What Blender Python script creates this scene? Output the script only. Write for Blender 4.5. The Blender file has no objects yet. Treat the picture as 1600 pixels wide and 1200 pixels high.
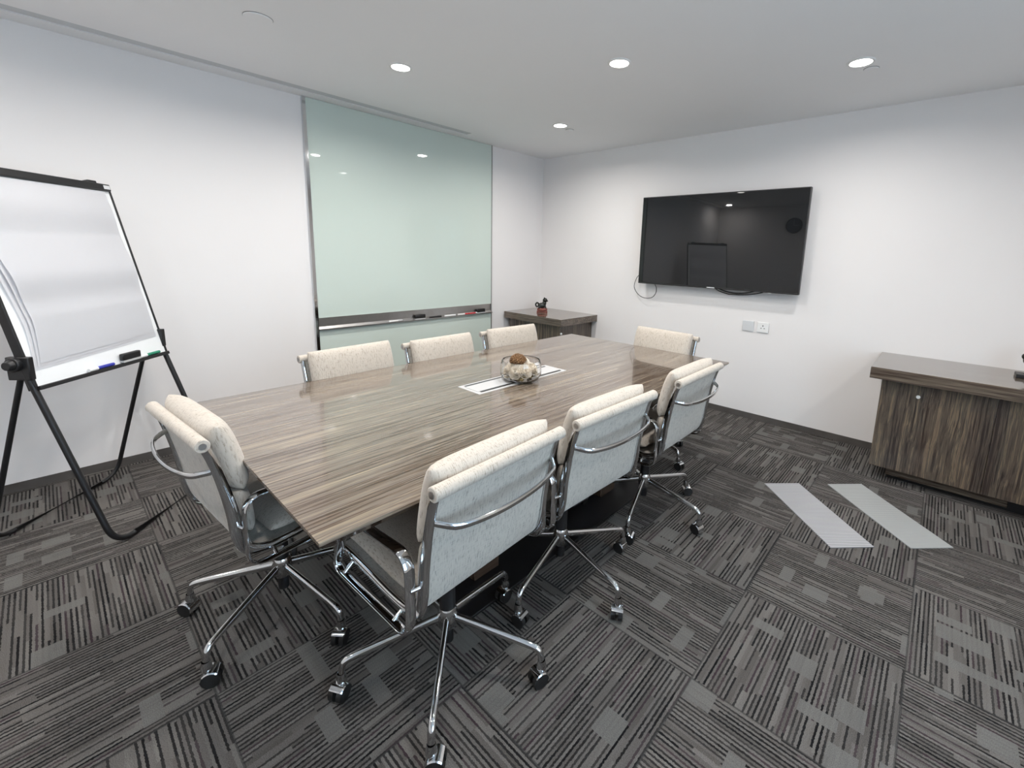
import bpy, bmesh, math, random
from mathutils import Vector, Matrix
PI = math.pi
scene = bpy.context.scene
C = scene.collection
random.seed(7)

# ------------------------------------------------------------------ camera
cam_d = bpy.data.cameras.new('camera'); cam = bpy.data.objects.new('camera', cam_d); C.objects.link(cam)
CAM = Vector((3.7361, -4.0079, 1.3995)); YAW, PITCH, ROLL = 0.71664, -0.17109, 0.0300
F = Vector((-math.sin(YAW)*math.cos(PITCH), math.cos(YAW)*math.cos(PITCH), math.sin(PITCH)))
R0 = Vector((math.cos(YAW), math.sin(YAW), 0)); U0 = R0.cross(F)
Rv = R0*math.cos(ROLL) + U0*math.sin(ROLL); Uv = -R0*math.sin(ROLL) + U0*math.cos(ROLL)
cam.matrix_world = Matrix(((Rv.x, Uv.x, -F.x, CAM.x), (Rv.y, Uv.y, -F.y, CAM.y), (Rv.z, Uv.z, -F.z, CAM.z), (0, 0, 0, 1)))
cam_d.sensor_width = 36; cam_d.sensor_fit = 'HORIZONTAL'
cam_d.lens = 694.44/1600*36
cam_d.shift_x = -(866.1-800)/1600; cam_d.shift_y = -(600-515.3)/1600
cam_d.clip_start = 0.02
scene.camera = cam

# ------------------------------------------------------------------ world, exposure
w = bpy.data.worlds.new('sky'); scene.world = w; w.use_nodes = True
wn = w.node_tree.nodes; wb = wn['Background']
wb.inputs[0].default_value = (0.62, 0.80, 1.0, 1); wb.inputs[1].default_value = 1.5
vs = scene.view_settings
vs.view_transform = 'Standard'; vs.look = 'None'; vs.gamma = 1; vs.use_curve_mapping = False
vs.exposure = -0.66

H = 2.478                       # ceiling height
XR, YF = 5.4, -5.65             # right wall, wall behind the camera
LAMP_W = 21.0                   # watts per downlight
DAY_W = 130.0                   # daylight through the window
# daylight enters through the window of the right wall
dl = bpy.data.lights.new('daylight', 'AREA'); dl.shape = 'RECTANGLE'; dl.size = 2.6; dl.size_y = 1.9
dl.energy = DAY_W; dl.color = (0.60, 0.81, 1.0)
dlo = bpy.data.objects.new('daylight', dl); C.objects.link(dlo)
dlo.location = (XR+0.45, -3.6, 1.45); dlo.rotation_euler = (0, PI/2, 0)

# ------------------------------------------------------------------ materials
def nmat(name):
    m = bpy.data.materials.new(name); m.use_nodes = True
    nt = m.node_tree; return m, nt, nt.nodes['Principled BSDF']
def plain(name, col, rough=0.5, metal=0.0, coat=0.0, noise=0.0, nscale=30, bump=0.0, **kw):
    m, nt, b = nmat(name)
    b.inputs['Base Color'].default_value = (*col, 1); b.inputs['Roughness'].default_value = rough
    b.inputs['Metallic'].default_value = metal; b.inputs['Coat Weight'].default_value = coat
    b.inputs['Coat Roughness'].default_value = 0.05
    for k, v in kw.items(): b.inputs[k].default_value = v
    tc = nt.nodes.new('ShaderNodeTexCoord'); n = nt.nodes.new('ShaderNodeTexNoise')
    n.inputs['Scale'].default_value = nscale; n.inputs['Detail'].default_value = 4
    nt.links.new(tc.outputs['Object'], n.inputs['Vector'])
    mx = nt.nodes.new('ShaderNodeMix'); mx.data_type = 'RGBA'
    mx.inputs[6].default_value = (*[c*(1-noise) for c in col], 1); mx.inputs[7].default_value = (*[min(1, c*(1+noise)) for c in col], 1)
    nt.links.new(n.outputs['Fac'], mx.inputs[0]); nt.links.new(mx.outputs[2], b.inputs['Base Color'])
    if bump:
        bp = nt.nodes.new('ShaderNodeBump'); bp.inputs['Strength'].default_value = bump; bp.inputs['Distance'].default_value = 0.002
        nt.links.new(n.outputs['Fac'], bp.inputs['Height']); nt.links.new(bp.outputs[0], b.inputs['Normal'])
    return m
def emit(name, col, s):
    m, nt, b = nmat(name)
    b.inputs['Base Color'].default_value = (*col, 1); b.inputs['Emission Color'].default_value = (*col, 1); b.inputs['Emission Strength'].default_value = s
    return m
class NB:
    """little helper to write node maths"""
    def __init__(s, nt): s.nt = nt
    def n(s, t, **kw):
        o = s.nt.nodes.new(t)
        for k, v in kw.items(): setattr(o, k, v)
        return o
    def put(s, sock, v):
        if isinstance(v, (int, float)): sock.default_value = v
        elif isinstance(v, tuple): sock.default_value = v
        else: s.nt.links.new(v, sock)
    def m(s, op, a, b=0.0, c=0.0):
        o = s.n('ShaderNodeMath', operation=op); s.put(o.inputs[0], a); s.put(o.inputs[1], b); s.put(o.inputs[2], c); return o.outputs[0]
    def comb(s, x, y, z=0.0):
        o = s.n('ShaderNodeCombineXYZ'); s.put(o.inputs[0], x); s.put(o.inputs[1], y); s.put(o.inputs[2], z); return o.outputs[0]
    def rnd(s, vec):
        o = s.n('ShaderNodeTexWhiteNoise', noise_dimensions='3D'); s.put(o.inputs[0], vec); return o.outputs[0]
    def noise(s, vec, scale, detail=2.0, rough=0.5):
        o = s.n('ShaderNodeTexNoise'); s.put(o.inputs['Vector'], vec); o.inputs['Scale'].default_value = scale
        o.inputs['Detail'].default_value = detail; o.inputs['Roughness'].default_value = rough; return o.outputs[0]
    def mix(s, f, a, b):
        o = s.n('ShaderNodeMix', data_type='RGBA'); s.put(o.inputs[0], f); s.put(o.inputs[6], a); s.put(o.inputs[7], b); return o.outputs[2]
    def ramp(s, f, stops):
        o = s.n('ShaderNodeValToRGB'); e = o.color_ramp.elements
        while len(e) < len(stops): e.new(0.5)
        for i, (p, c) in enumerate(stops): e[i].position = p; e[i].color = (*c, 1)
        s.put(o.inputs[0], f); return o.outputs[0]

def carpet():
    m, nt, b = nmat('carpet_tiles'); g = NB(nt)
    T = 0.54
    tc = g.n('ShaderNodeTexCoord'); sp = g.n('ShaderNodeSeparateXYZ'); nt.links.new(tc.outputs['Object'], sp.inputs[0])
    px = g.m('DIVIDE', g.m('SUBTRACT', sp.outputs[0], 3.27-20*T), T); py = g.m('DIVIDE', g.m('SUBTRACT', sp.outputs[1], -2.715-20*T), T)
    ix, iy = g.m('FLOOR', px), g.m('FLOOR', py); fx, fy = g.m('FRACT', px), g.m('FRACT', py)
    par = g.m('MODULO', g.m('ADD', ix, iy), 2.0)              # 0: lines run along y, 1: along x
    u = g.m('ADD', g.m('MULTIPLY', fx, par), g.m('MULTIPLY', fy, g.m('SUBTRACT', 1.0, par)))   # along the lines
    v = g.m('ADD', g.m('MULTIPLY', fy, par), g.m('MULTIPLY', fx, g.m('SUBTRACT', 1.0, par)))   # across
    tid = g.m('ADD', g.m('MULTIPLY', ix, 7.31), g.m('MULTIPLY', iy, 3.17))
    wob = g.noise(g.comb(sp.outputs[0], sp.outputs[1]), 130.0, 2.0)
    N = 38.0
    vv = g.m('MULTIPLY_ADD', g.m('SUBTRACT', wob, 0.5), 0.48, g.m('MULTIPLY', v, N))
    li, lf = g.m('FLOOR', vv), g.m('FRACT', vv)
    r1 = g.rnd(g.comb(li, tid, 1.0))
    seg = g.m('FLOOR', g.m('ADD', g.m('MULTIPLY', u, 3.2), g.m('MULTIPLY', r1, 5.0)))
    r2 = g.rnd(g.comb(li, seg, tid))
    line = g.m('MULTIPLY', g.m('GREATER_THAN', lf, 0.55), g.m('MULTIPLY_ADD', g.m('GREATER_THAN', r2, 0.22), 0.62, g.m('MULTIPLY', r2, 0.38)))
    # blocks where the lines fade out
    c1 = g.rnd(g.comb(g.m('FLOOR', g.m('MULTIPLY', u, 6.0)), g.m('FLOOR', g.m('MULTIPLY', v, 7.0)), tid))
    c2 = g.rnd(g.comb(g.m('FLOOR', g.m('MULTIPLY_ADD', u, 11.0, 0.4)), g.m('FLOOR', g.m('MULTIPLY_ADD', v, 5.0, 0.3)), tid))
    blk = g.m('MAXIMUM', g.m('GREATER_THAN', c1, 0.955), g.m('GREATER_THAN', c2, 0.965))
    line = g.m('MULTIPLY', line, g.m('SUBTRACT', 1.0, g.m('MULTIPLY', blk, 0.9)))
    fuzz = g.noise(g.comb(sp.outputs[0], sp.outputs[1]), 420.0, 2.0)
    big = g.noise(g.comb(sp.outputs[0], sp.outputs[1]), 2.2, 2.0)
    base = g.mix(g.rnd(g.comb(seg, g.m('FLOOR', g.m('MULTIPLY', vv, 0.5)), tid)), (0.082, 0.075, 0.070, 1), (0.140, 0.131, 0.122, 1))
    base = g.mix(g.m('MULTIPLY', blk, 0.8), base, (0.130, 0.127, 0.120, 1))
    purple = g.m('GREATER_THAN', g.rnd(g.comb(li, seg, g.m('ADD', tid, 9.0))), 0.86)
    dark = g.mix(purple, (0.006, 0.006, 0.007, 1), (0.034, 0.023, 0.028, 1))
    col = g.mix(line, base, dark)
    edge = g.m('LESS_THAN', g.m('MINIMUM', g.m('MINIMUM', fx, fy), g.m('MINIMUM', g.m('SUBTRACT', 1.0, fx), g.m('SUBTRACT', 1.0, fy))), 0.006)
    col = g.mix(g.m('MULTIPLY', edge, 0.6), col, (0.03, 0.03, 0.03, 1))
    k = g.m('MULTIPLY', g.m('MULTIPLY_ADD', fuzz, 1.7, 0.15), g.m('MULTIPLY_ADD', big, 0.35, 0.82))
    vm = g.n('ShaderNodeVectorMath', operation='SCALE'); nt.links.new(col, vm.inputs[0]); nt.links.new(k, vm.inputs['Scale'])
    nt.links.new(vm.outputs[0], b.inputs['Base Color'])
    b.inputs['Roughness'].default_value = 0.95; b.inputs['Specular IOR Level'].default_value = 0.15
    bp = g.n('ShaderNodeBump'); bp.inputs['Strength'].default_value = 0.5; bp.inputs['Distance'].default_value = 0.003
    g.put(bp.inputs['Height'], g.m('SUBTRACT', fuzz, g.m('MULTIPLY', line, 0.5))); nt.links.new(bp.outputs[0], b.inputs['Normal'])
    return m

def veneer(name, along, stops, fine=70.0, rough=0.14, coat=0.6, warpk=0.045):
    """striped zebrano veneer, grain running along axis 0/1/2 of the object"""
    m, nt, b = nmat(name); g = NB(nt)
    tc = g.n('ShaderNodeTexCoord'); sp = g.n('ShaderNodeSeparateXYZ'); nt.links.new(tc.outputs['Object'], sp.inputs[0])
    o = sp.outputs; ax = [o[i] for i in range(3) if i != along]; al = o[along]
    warp = g.noise(g.comb(g.m('MULTIPLY', al, 0.9), g.m('MULTIPLY', ax[0], 3.0), g.m('MULTIPLY', ax[1], 3.0)), 2.4, 2.0)
    a0 = g.m('MULTIPLY_ADD', warp, warpk, ax[0]); a1 = g.m('MULTIPLY_ADD', warp, warpk, ax[1])
    v1 = g.comb(g.m('MULTIPLY', a0, fine), g.m('MULTIPLY', a1, fine), g.m('MULTIPLY', al, 2.2))
    n1 = g.noise(v1, 1.0, 3.0, 0.62)
    v2 = g.comb(g.m('MULTIPLY', a0, fine*0.22), g.m('MULTIPLY', a1, fine*0.22), g.m('MULTIPLY', al, 0.8))
    n2 = g.noise(v2, 1.0, 2.0)
    v3 = g.comb(g.m('MULTIPLY', a0, fine*4), g.m('MULTIPLY', a1, fine*4), g.m('MULTIPLY', al, 9.0))
    n3 = g.noise(v3, 1.0, 1.0)
    f = g.m('ADD', g.m('MULTIPLY_ADD', n1, 0.72, g.m('MULTIPLY', n2, 0.30)), g.m('MULTIPLY', g.m('SUBTRACT', n3, 0.5), 0.16))
    col = g.ramp(f, stops)
    hue = g.noise(v2, 0.7, 1.0)
    col = g.mix(g.m('MULTIPLY', hue, 0.30), col, g.mix(0.5, col, (0.30, 0.17, 0.10, 1)))
    nt.links.new(col, b.inputs['Base Color'])
    b.inputs['Roughness'].default_value = rough; b.inputs['Coat Weight'].default_value = coat; b.inputs['Coat Roughness'].default_value = 0.04
    return m

def linen(name, ca, cb, rough=0.9):
    m, nt, b = nmat(name); g = NB(nt)
    tc = g.n('ShaderNodeTexCoord'); sp = g.n('ShaderNodeSeparateXYZ'); nt.links.new(tc.outputs['Object'], sp.inputs[0])
    o = sp.outputs
    slub = g.noise(g.comb(g.m('MULTIPLY', o[0], 420), g.m('MULTIPLY', o[1], 90), g.m('MULTIPLY', o[2], 45)), 1.0, 2.0)
    weft = g.noise(g.comb(g.m('MULTIPLY', o[0], 40), g.m('MULTIPLY', o[1], 500), g.m('MULTIPLY', o[2], 500)), 1.0, 2.0)
    f = g.m('MULTIPLY_ADD', slub, 0.7, g.m('MULTIPLY', weft, 0.3))
    col = g.ramp(f, [(0.34, cb), (0.47, ca), (0.75, tuple(min(1, c*1.10) for c in ca))])
    nt.links.new(col, b.inputs['Base Color']); b.inputs['Roughness'].default_value = rough
    b.inputs['Sheen Weight'].default_value = 0.25
    bp = g.n('ShaderNodeBump'); bp.inputs['Strength'].default_value = 0.35; bp.inputs['Distance'].default_value = 0.001
    g.put(bp.inputs['Height'], f); nt.links.new(bp.outputs[0], b.inputs['Normal'])
    return m

def ribbed(name, ca, cb, pitch=0.0135):
    m, nt, b = nmat(name); g = NB(nt)
    tc = g.n('ShaderNodeTexCoord'); sp = g.n('ShaderNodeSeparateXYZ'); nt.links.new(tc.outputs['Object'], sp.inputs[0])
    f = g.m('FRACT', g.m('DIVIDE', sp.outputs[1], pitch))
    s = g.m('LESS_THAN', f, 0.4)
    nt.links.new(g.mix(s, (*ca, 1), (*cb, 1)), b.inputs['Base Color']); b.inputs['Roughness'].default_value = 0.55
    bp = g.n('ShaderNodeBump'); bp.inputs['Strength'].default_value = 0.6; bp.inputs['Distance'].default_value = 0.002; bp.invert = True
    g.put(bp.inputs['Height'], s); nt.links.new(bp.outputs[0], b.inputs['Normal'])
    return m

M = dict(
    wall=plain('white_wall_paint', (0.79, 0.765, 0.752), 0.75, noise=0.015, nscale=3, bump=0.05),
    ceil=plain('white_ceiling_paint', (0.87, 0.87, 0.87), 0.85, noise=0.01, nscale=3),
    slot=plain('grey_slot_liner', (0.60, 0.62, 0.63), 0.6, noise=0.03, nscale=5),
    slotdark=plain('dark_slot_edge', (0.12, 0.13, 0.14), 0.5),
    carpet=carpet(),
    skirt=plain('carpet_skirting', (0.085, 0.077, 0.071), 0.95, noise=0.45, nscale=7),
    table=veneer('zebrano_table_veneer', 1, [(0.38, (0.050, 0.036, 0.026)), (0.455, (0.090, 0.072, 0.056)), (0.50, (0.178, 0.147, 0.118)), (0.55, (0.122, 0.112, 0.099)), (0.61, (0.228, 0.190, 0.140)), (0.68, (0.28, 0.23, 0.165))], fine=112, warpk=0.018),
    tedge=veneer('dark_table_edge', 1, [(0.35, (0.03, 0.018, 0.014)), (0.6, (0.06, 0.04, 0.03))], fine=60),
    cabtop=veneer('zebrano_cabinet_top', 0, [(0.37, (0.022, 0.016, 0.013)), (0.46, (0.065, 0.052, 0.042)), (0.55, (0.115, 0.097, 0.076)), (0.66, (0.17, 0.138, 0.100))], fine=75, rough=0.14, warpk=0.02),
    cabfront=veneer('zebrano_cabinet_front', 2, [(0.39, (0.010, 0.009, 0.010)), (0.455, (0.034, 0.030, 0.030)), (0.51, (0.095, 0.076, 0.055)), (0.55, (0.050, 0.050, 0.044)), (0.61, (0.19, 0.145, 0.095)), (0.69, (0.13, 0.095, 0.07))], fine=92, rough=0.28, coat=0.3, warpk=0.03),
    black=plain('black_plastic', (0.012, 0.012, 0.013), 0.38),
    blackm=plain('black_painted_steel', (0.007, 0.007, 0.008), 0.45),
    rubber=plain('black_rubber', (0.008, 0.008, 0.008), 0.6),
    chrome=plain('polished_chrome', (0.64, 0.65, 0.66), 0.07, 1.0, nscale=8, noise=0.02),
    steel=plain('brushed_steel', (0.42, 0.41, 0.40), 0.28, 1.0, nscale=40, noise=0.08),
    alu=plain('satin_aluminium', (0.62, 0.63, 0.64), 0.3, 0.9),
    cloth=linen('cream_linen', (0.475, 0.425, 0.365), (0.27, 0.225, 0.18)),
    backcloth=linen('cream_linen_cool_light', (0.47, 0.44, 0.39), (0.22, 0.205, 0.185)),  # same cream linen, greyed to put the cool daylight into its colour
    glass=plain('green_back_painted_glass', (0.575, 0.650, 0.595), 0.03, coat=0.0, noise=0.01, nscale=2),
    screen=plain('glossy_tv_screen', (0.010, 0.011, 0.012), 0.018, coat=0.0),
    board=plain('glossy_whiteboard', (0.82, 0.83, 0.83), 0.2),
    paper=plain('white_paper', (0.90, 0.90, 0.92), 0.8),
    white=plain('white_plastic', (0.80, 0.80, 0.79), 0.35),
    grey=plain('pale_grey_plastic', (0.62, 0.63, 0.64), 0.4),
    clear=plain('clear_glass', (1, 1, 1), 0.0, **{'Transmission Weight': 1.0, 'IOR': 1.45}),
    pane=plain('window_glass', (1, 1, 1), 0.0, **{'Transmission Weight': 1.0, 'IOR': 1.02}),
    petal=plain('cream_petals', (0.80, 0.73, 0.62), 0.8, noise=0.10, nscale=60),
    orange=plain('orange_brown_dried_petals', (0.15, 0.075, 0.028), 0.8, noise=0.8, nscale=45),
    boxgrey=plain('pale_box_plastic', (0.46, 0.46, 0.46), 0.35),
    moss=plain('brown_green_moss', (0.22, 0.17, 0.07), 0.9, noise=0.6, nscale=60),
    red=plain('red_plastic', (0.55, 0.05, 0.06), 0.4), blue=plain('blue_plastic', (0.03, 0.04, 0.35), 0.4),
    green=plain('green_plastic', (0.02, 0.22, 0.13), 0.4),
    redwood=plain('reddish_carved_base', (0.20, 0.06, 0.045), 0.35, noise=0.5, nscale=60),
    bronze=plain('dark_bronze', (0.022, 0.024, 0.020), 0.3, 0.4),
    felt=plain('grey_felt', (0.5, 0.5, 0.5), 0.9),
    strip=ribbed('pale_grey_ribbed_strip', (0.36, 0.37, 0.365), (0.27, 0.28, 0.275), 0.009),
    strip2=ribbed('light_grey_ribbed_strip', (0.43, 0.43, 0.44), (0.20, 0.20, 0.21), 0.0125),
    lens=emit('lit_downlight_lens', (1.0, 0.97, 0.93), 28.0),
    clock=plain('clock_face', (0.04, 0.04, 0.045), 0.4),
)

# ------------------------------------------------------------------ mesh helpers
def obj(name, bm, mat, parent=None, smooth=True, bevel=0.0, loc=None, angle=40):
    me = bpy.data.meshes.new(name); bmesh.ops.recalc_face_normals(bm, faces=bm.faces[:]); bm.to_mesh(me); bm.free()
    me.materials.append(M[mat] if isinstance(mat, str) else mat)
    if smooth:
        for p in me.polygons: p.use_smooth = True
        me.set_sharp_from_angle(angle=math.radians(angle))
    o = bpy.data.objects.new(name, me); C.objects.link(o)
    if parent: o.parent = parent
    if loc is not None: o.location = loc
    if bevel:
        b = o.modifiers.new('bevel', 'BEVEL'); b.width = bevel; b.segments = 3; b.limit_method = 'ANGLE'
    return o
def tag(o, label, cat, group=None):
    o['label'] = label; o['category'] = cat
    if group: o['group'] = group
    return o
def thing(name, label, cat, loc=(0, 0, 0), rz=0.0, group=None):
    o = bpy.data.objects.new(name, None); C.objects.link(o); o.location = loc; o.rotation_euler = (0, 0, rz); o.empty_display_size = 0.1
    return tag(o, label, cat, group)
def struct(name, bm, mat, **k):
    o = obj(name, bm, mat, **k); o['kind'] = 'structure'; return o
def box(bm, x0, x1, y0, y1, z0, z1):
    vs = [bm.verts.new((x, y, z)) for z in (z0, z1) for y in (y0, y1) for x in (x0, x1)]
    for f in ((0, 2, 3, 1), (4, 5, 7, 6), (0, 1, 5, 4), (2, 6, 7, 3), (0, 4, 6, 2), (1, 3, 7, 5)): bm.faces.new([vs[i] for i in f])
    return vs
def B(*a):
    bm = bmesh.new(); box(bm, *a); return bm
def cyl(bm, p0, p1, r0, r1=None, n=24, caps=True):
    r1 = r0 if r1 is None else r1
    p0, p1 = Vector(p0), Vector(p1); t = (p1-p0).normalized()
    a = t.orthogonal().normalized(); b = t.cross(a)
    A = [bm.verts.new(p0 + (a*math.cos(2*PI*i/n)+b*math.sin(2*PI*i/n))*r0) for i in range(n)]
    D = [bm.verts.new(p1 + (a*math.cos(2*PI*i/n)+b*math.sin(2*PI*i/n))*r1) for i in range(n)]
    for i in range(n): bm.faces.new((A[i], A[(i+1) % n], D[(i+1) % n], D[i]))
    if caps: bm.faces.new(A[::-1]); bm.faces.new(D)
def lathe(bm, prof, n=32, c=(0, 0, 0), close=False):
    rings = []
    for r, z in prof:
        if r < 1e-6: rings.append([bm.verts.new((c[0], c[1], c[2]+z))])
        else: rings.append([bm.verts.new((c[0]+r*math.cos(2*PI*i/n), c[1]+r*math.sin(2*PI*i/n), c[2]+z)) for i in range(n)])
    for a, b in zip(rings, rings[1:]):
        for i in range(n):
            j = (i+1) % n
            if len(a) == 1 and len(b) == 1: break
            if len(a) == 1: bm.faces.new((a[0], b[i], b[j]))
            elif len(b) == 1: bm.faces.new((a[i], a[j], b[0]))
            else: bm.faces.new((a[i], a[j], b[j], b[i]))
def spline(pts, k=6):
    P = [Vector(p) for p in pts]; P = [P[0]*2-P[1]] + P + [P[-1]*2-P[-2]]; out = []
    for i in range(1, len(P)-2):
        for j in range(k):
            t = j/k; a, b, c, d = P[i-1], P[i], P[i+1], P[i+2]
            out.append(0.5*((2*b) + (c-a)*t + (2*a-5*b+4*c-d)*t*t + (3*b-a-3*c+d)*t**3))
    out.append(P[-2].copy()); return out
def sweep(bm, path, a, b, side=(1, 0, 0), n=12, caps=True, p=2.0, closed=False):
    """sweep an ellipse (a along side, b across) down the path; a, b may be functions of 0..1; p>2 squares it"""
    path = [Vector(q) for q in path]; rings = []; L = len(path); side = Vector(side)
    for i, q in enumerate(path):
        if closed: t = path[(i+1) % L]-path[i-1]
        else: t = path[min(i+1, L-1)]-path[max(i-1, 0)]
        t.normalize(); s = (side - t*side.dot(t))
        if s.length < 1e-4: s = t.orthogonal()
        s.normalize(); nrm = t.cross(s); u = i/(L-1)
        aa = a(u) if callable(a) else a; bb = b(u) if callable(b) else b
        ring = []
        for k in range(n):
            th = 2*PI*(k+0.5)/n; cx, sy = math.cos(th), math.sin(th)
            e = 2.0/p; ring.append(bm.verts.new(q + s*aa*math.copysign(abs(cx)**e, cx) + nrm*bb*math.copysign(abs(sy)**e, sy)))
        rings.append(ring)
    m = L if closed else L-1
    for i in range(m):
        A, D = rings[i], rings[(i+1) % L]
        for k in range(n): bm.faces.new((A[k], A[(k+1) % n], D[(k+1) % n], D[k]))
    if caps and not closed: bm.faces.new(rings[0][::-1]); bm.faces.new(rings[-1])
def roundrect(pts, r, k=5):
    """closed polyline of 3D points with rounded corners"""
    P = [Vector(p) for p in pts]; out = []; n = len(P)
    for i in range(n):
        a, b, c = P[i-1], P[i], P[(i+1) % n]; d1 = (a-b).normalized(); d2 = (c-b).normalized()
        rr = r[i] if isinstance(r, (list, tuple)) else r
        s, e = b+d1*rr, b+d2*rr
        for j in range(k+1):
            t = j/k; out.append(s*(1-t)**2 + b*2*t*(1-t) + e*t*t)
    return out
def ball(bm, c, r, sx=1, sy=1, sz=1, u=16, v=10):
    mt = Matrix.Translation(c) @ Matrix.Diagonal((r*sx, r*sy, r*sz, 1))
    bmesh.ops.create_uvsphere(bm, u_segments=u, v_segments=v, radius=1, matrix=mt)

# ------------------------------------------------------------------ the room
struct('floor', B(-0.1, XR+0.1, YF-0.1, 0.1, -0.06, 0), 'carpet', smooth=False)
SX0, SX1, SY = 0.135, 0.225, -1.235
bm = bmesh.new()
box(bm, SX1, XR+0.1, YF-0.1, 0.1, H, H+0.08); box(bm, -0.1, SX0, YF-0.1, 0.1, H, H+0.08); box(bm, SX0, SX1, SY, 0.1, H, H+0.08)
struct('ceiling', bm, 'ceil', smooth=False)
bm = bmesh.new(); box(bm, SX0+0.010, SX1, YF-0.1, SY, H+0.003, H+0.03)
sl = struct('trim_1', bm, 'slot', smooth=False)
bm = bmesh.new(); box(bm, SX0, SX0+0.010, YF-0.05, SY, H+0.012, H+0.03)
obj('slot_edge', bm, 'slotdark', sl, smooth=False)
struct('wall_left', B(-0.12, 0, YF-0.1, 0.1, 0, H), 'wall', smooth=False)
struct('wall_back', B(0, XR, 0, 0.12, 0, H), 'wall', smooth=False)
struct('wall_front', B(0, XR, YF-0.12, YF, 0, H), 'wall', smooth=False)
bm = bmesh.new(); WY0, WY1, WZ0, WZ1 = -5.0, -2.2, 0.5, 2.3
box(bm, XR, XR+0.12, YF-0.1, WY0, 0, H); box(bm, XR, XR+0.12, WY1, 0.1, 0, H); box(bm, XR, XR+0.12, WY0, WY1, 0, WZ0); box(bm, XR, XR+0.12, WY0, WY1, WZ1, H)
struct('wall_right', bm, 'wall', smooth=False)
bm = bmesh.new()
for a in ((WY0, WY0+0.05, WZ0, WZ1), (WY1-0.05, WY1, WZ0, WZ1), (WY0, WY1, WZ0, WZ0+0.05), (WY0, WY1, WZ1-0.05, WZ1), (-3.625, -3.575, WZ0, WZ1)): box(bm, XR+0.03, XR+0.09, *a)
wf = struct('window_1', bm, 'alu', smooth=False)
obj('pane', B(XR+0.055, XR+0.060, WY0+0.05, WY1-0.05, WZ0+0.05, WZ1-0.05), 'pane', wf, smooth=False)
bh = 0.05
struct('baseboard_left', B(0, 0.006, YF, -2.645, 0, bh), 'skirt', smooth=False)
struct('baseboard_back', B(0.0, XR, -0.006, 0, 0, bh), 'skirt', smooth=False)
struct('baseboard_front', B(0, XR, YF, YF+0.006, 0, bh), 'skirt', smooth=False)
struct('baseboard_right', B(XR-0.006, XR, YF, 0, 0, bh), 'skirt', smooth=False)

# ------------------------------------------------------------------ ceiling fittings
def downlight(x, y, label, k=1.0, sp=164):
    t = thing('downlight', label, 'ceiling light', (x, y, H), 0, 'recessed downlights')
    bm = bmesh.new(); lathe(bm, [(0.051, 0.0), (0.054, -0.006), (0.064, -0.006), (0.068, 0.0)], 40); obj('trim_ring', bm, 'white', t)
    bm = bmesh.new(); lathe(bm, [(0.0, -0.003), (0.052, -0.003), (0.052, 0.0)], 40); obj('lens', bm, 'lens', t)
    l = bpy.data.lights.new('lamp', 'AREA'); l.shape = 'DISK'; l.size = 0.10; l.energy = LAMP_W*k; l.color = (1.0, 0.962, 0.925); l.spread = math.radians(sp)
    lo = bpy.data.objects.new('lamp', l); C.objects.link(lo); lo.parent = t; lo.location = (0, 0, -0.010)
for x, y, lb, *kk in ((1.075, -0.955, 'lit recessed downlight nearest the far room corner'),
                 (2.170, -1.715, 'lit recessed downlight in the middle, above the far half of the table'),
                 (3.225, -0.935, 'rightmost lit recessed downlight, above the floor by the television wall', 0.8),
                 (1.090, -2.455, 'leftmost lit recessed downlight, in front of the green glass board'),
                 (3.225, -2.455, 'lit recessed downlight above the right side, just out of the frame'),
                 (2.170, -3.20, 'lit recessed downlight above the near end of the table, out of frame'),
                 (1.090, -3.66, 'lit recessed downlight above the flip chart easel, out of frame', 0.75),
                 (3.225, -3.95, 'lit recessed downlight straight above the camera, out of frame'),
                 (0.36, -5.15, 'lit recessed downlight by the clock wall, seen only in the television', 0.9, 180),
                 (2.170, -4.78, 'added unseen downlight behind the camera, nearest the middle of the clock wall', 0.6),  # added lamp, never in view, brightens the back of the near chair
                 (4.75, -1.70, 'lit recessed downlight near the right wall, out of frame')):
    downlight(x, y, lb, *kk)
def cover(name, x, y, r, label, cat):
    t = thing(name, label, cat, (x, y, H))
    bm = bmesh.new(); lathe(bm, [(0.0, -0.006), (r-0.003, -0.006), (r, -0.003), (r, -0.0015)], 40); obj('cover_disc', bm, 'ceil', t)
    bm = bmesh.new(); lathe(bm, [(0.0, -0.0015), (r+0.001, -0.0015), (r+0.0015, 0.0)], 40); obj('shadow_gap', bm, 'black', t)
cover('ceiling_access_disc', 1.063, -3.192, 0.062, 'round white flush disc in the ceiling above the glass board side', 'ceiling disc')
cover('sprinkler_cover', 1.049, -0.797, 0.036, 'small white round cover beside the downlight nearest the corner', 'sprinkler cover')
cover('sprinkler_cover', 3.257, -0.80, 0.036, 'small white round cover beside the rightmost ceiling downlight', 'sprinkler cover')

# ------------------------------------------------------------------ glass board on the left wall
Y1, Y2 = -2.628, -0.803
T0, T1 = 0.735, 0.832
t = thing('glass_writing_board', 'tall pale green glass writing board with steel tray on left wall', 'glass board', (0, (Y1+Y2)/2, 0))
def L(bm): bmesh.ops.translate(bm, verts=bm.verts[:], vec=(0, -(Y1+Y2)/2, 0)); return bm
obj('upper_glass', L(B(0.002, 0.016, Y1+0.022, Y2-0.008, T1, H-0.002)), 'glass', t, smooth=False)
obj('lower_glass', L(B(0.002, 0.016, Y1+0.022, Y2-0.008, 0.0, T0)), 'glass', t, smooth=False)
bm = bmesh.new(); box(bm, 0, 0.026, Y1-0.004, Y1+0.020, 0, H-0.001); obj('edge_profile', L(bm), 'chrome', t, smooth=False)
bm = bmesh.new(); box(bm, 0, 0.022, Y2-0.008, Y2, 0, H-0.001); obj('edge_profile', L(bm), 'steel', t, smooth=False)
bm = bmesh.new()
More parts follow.
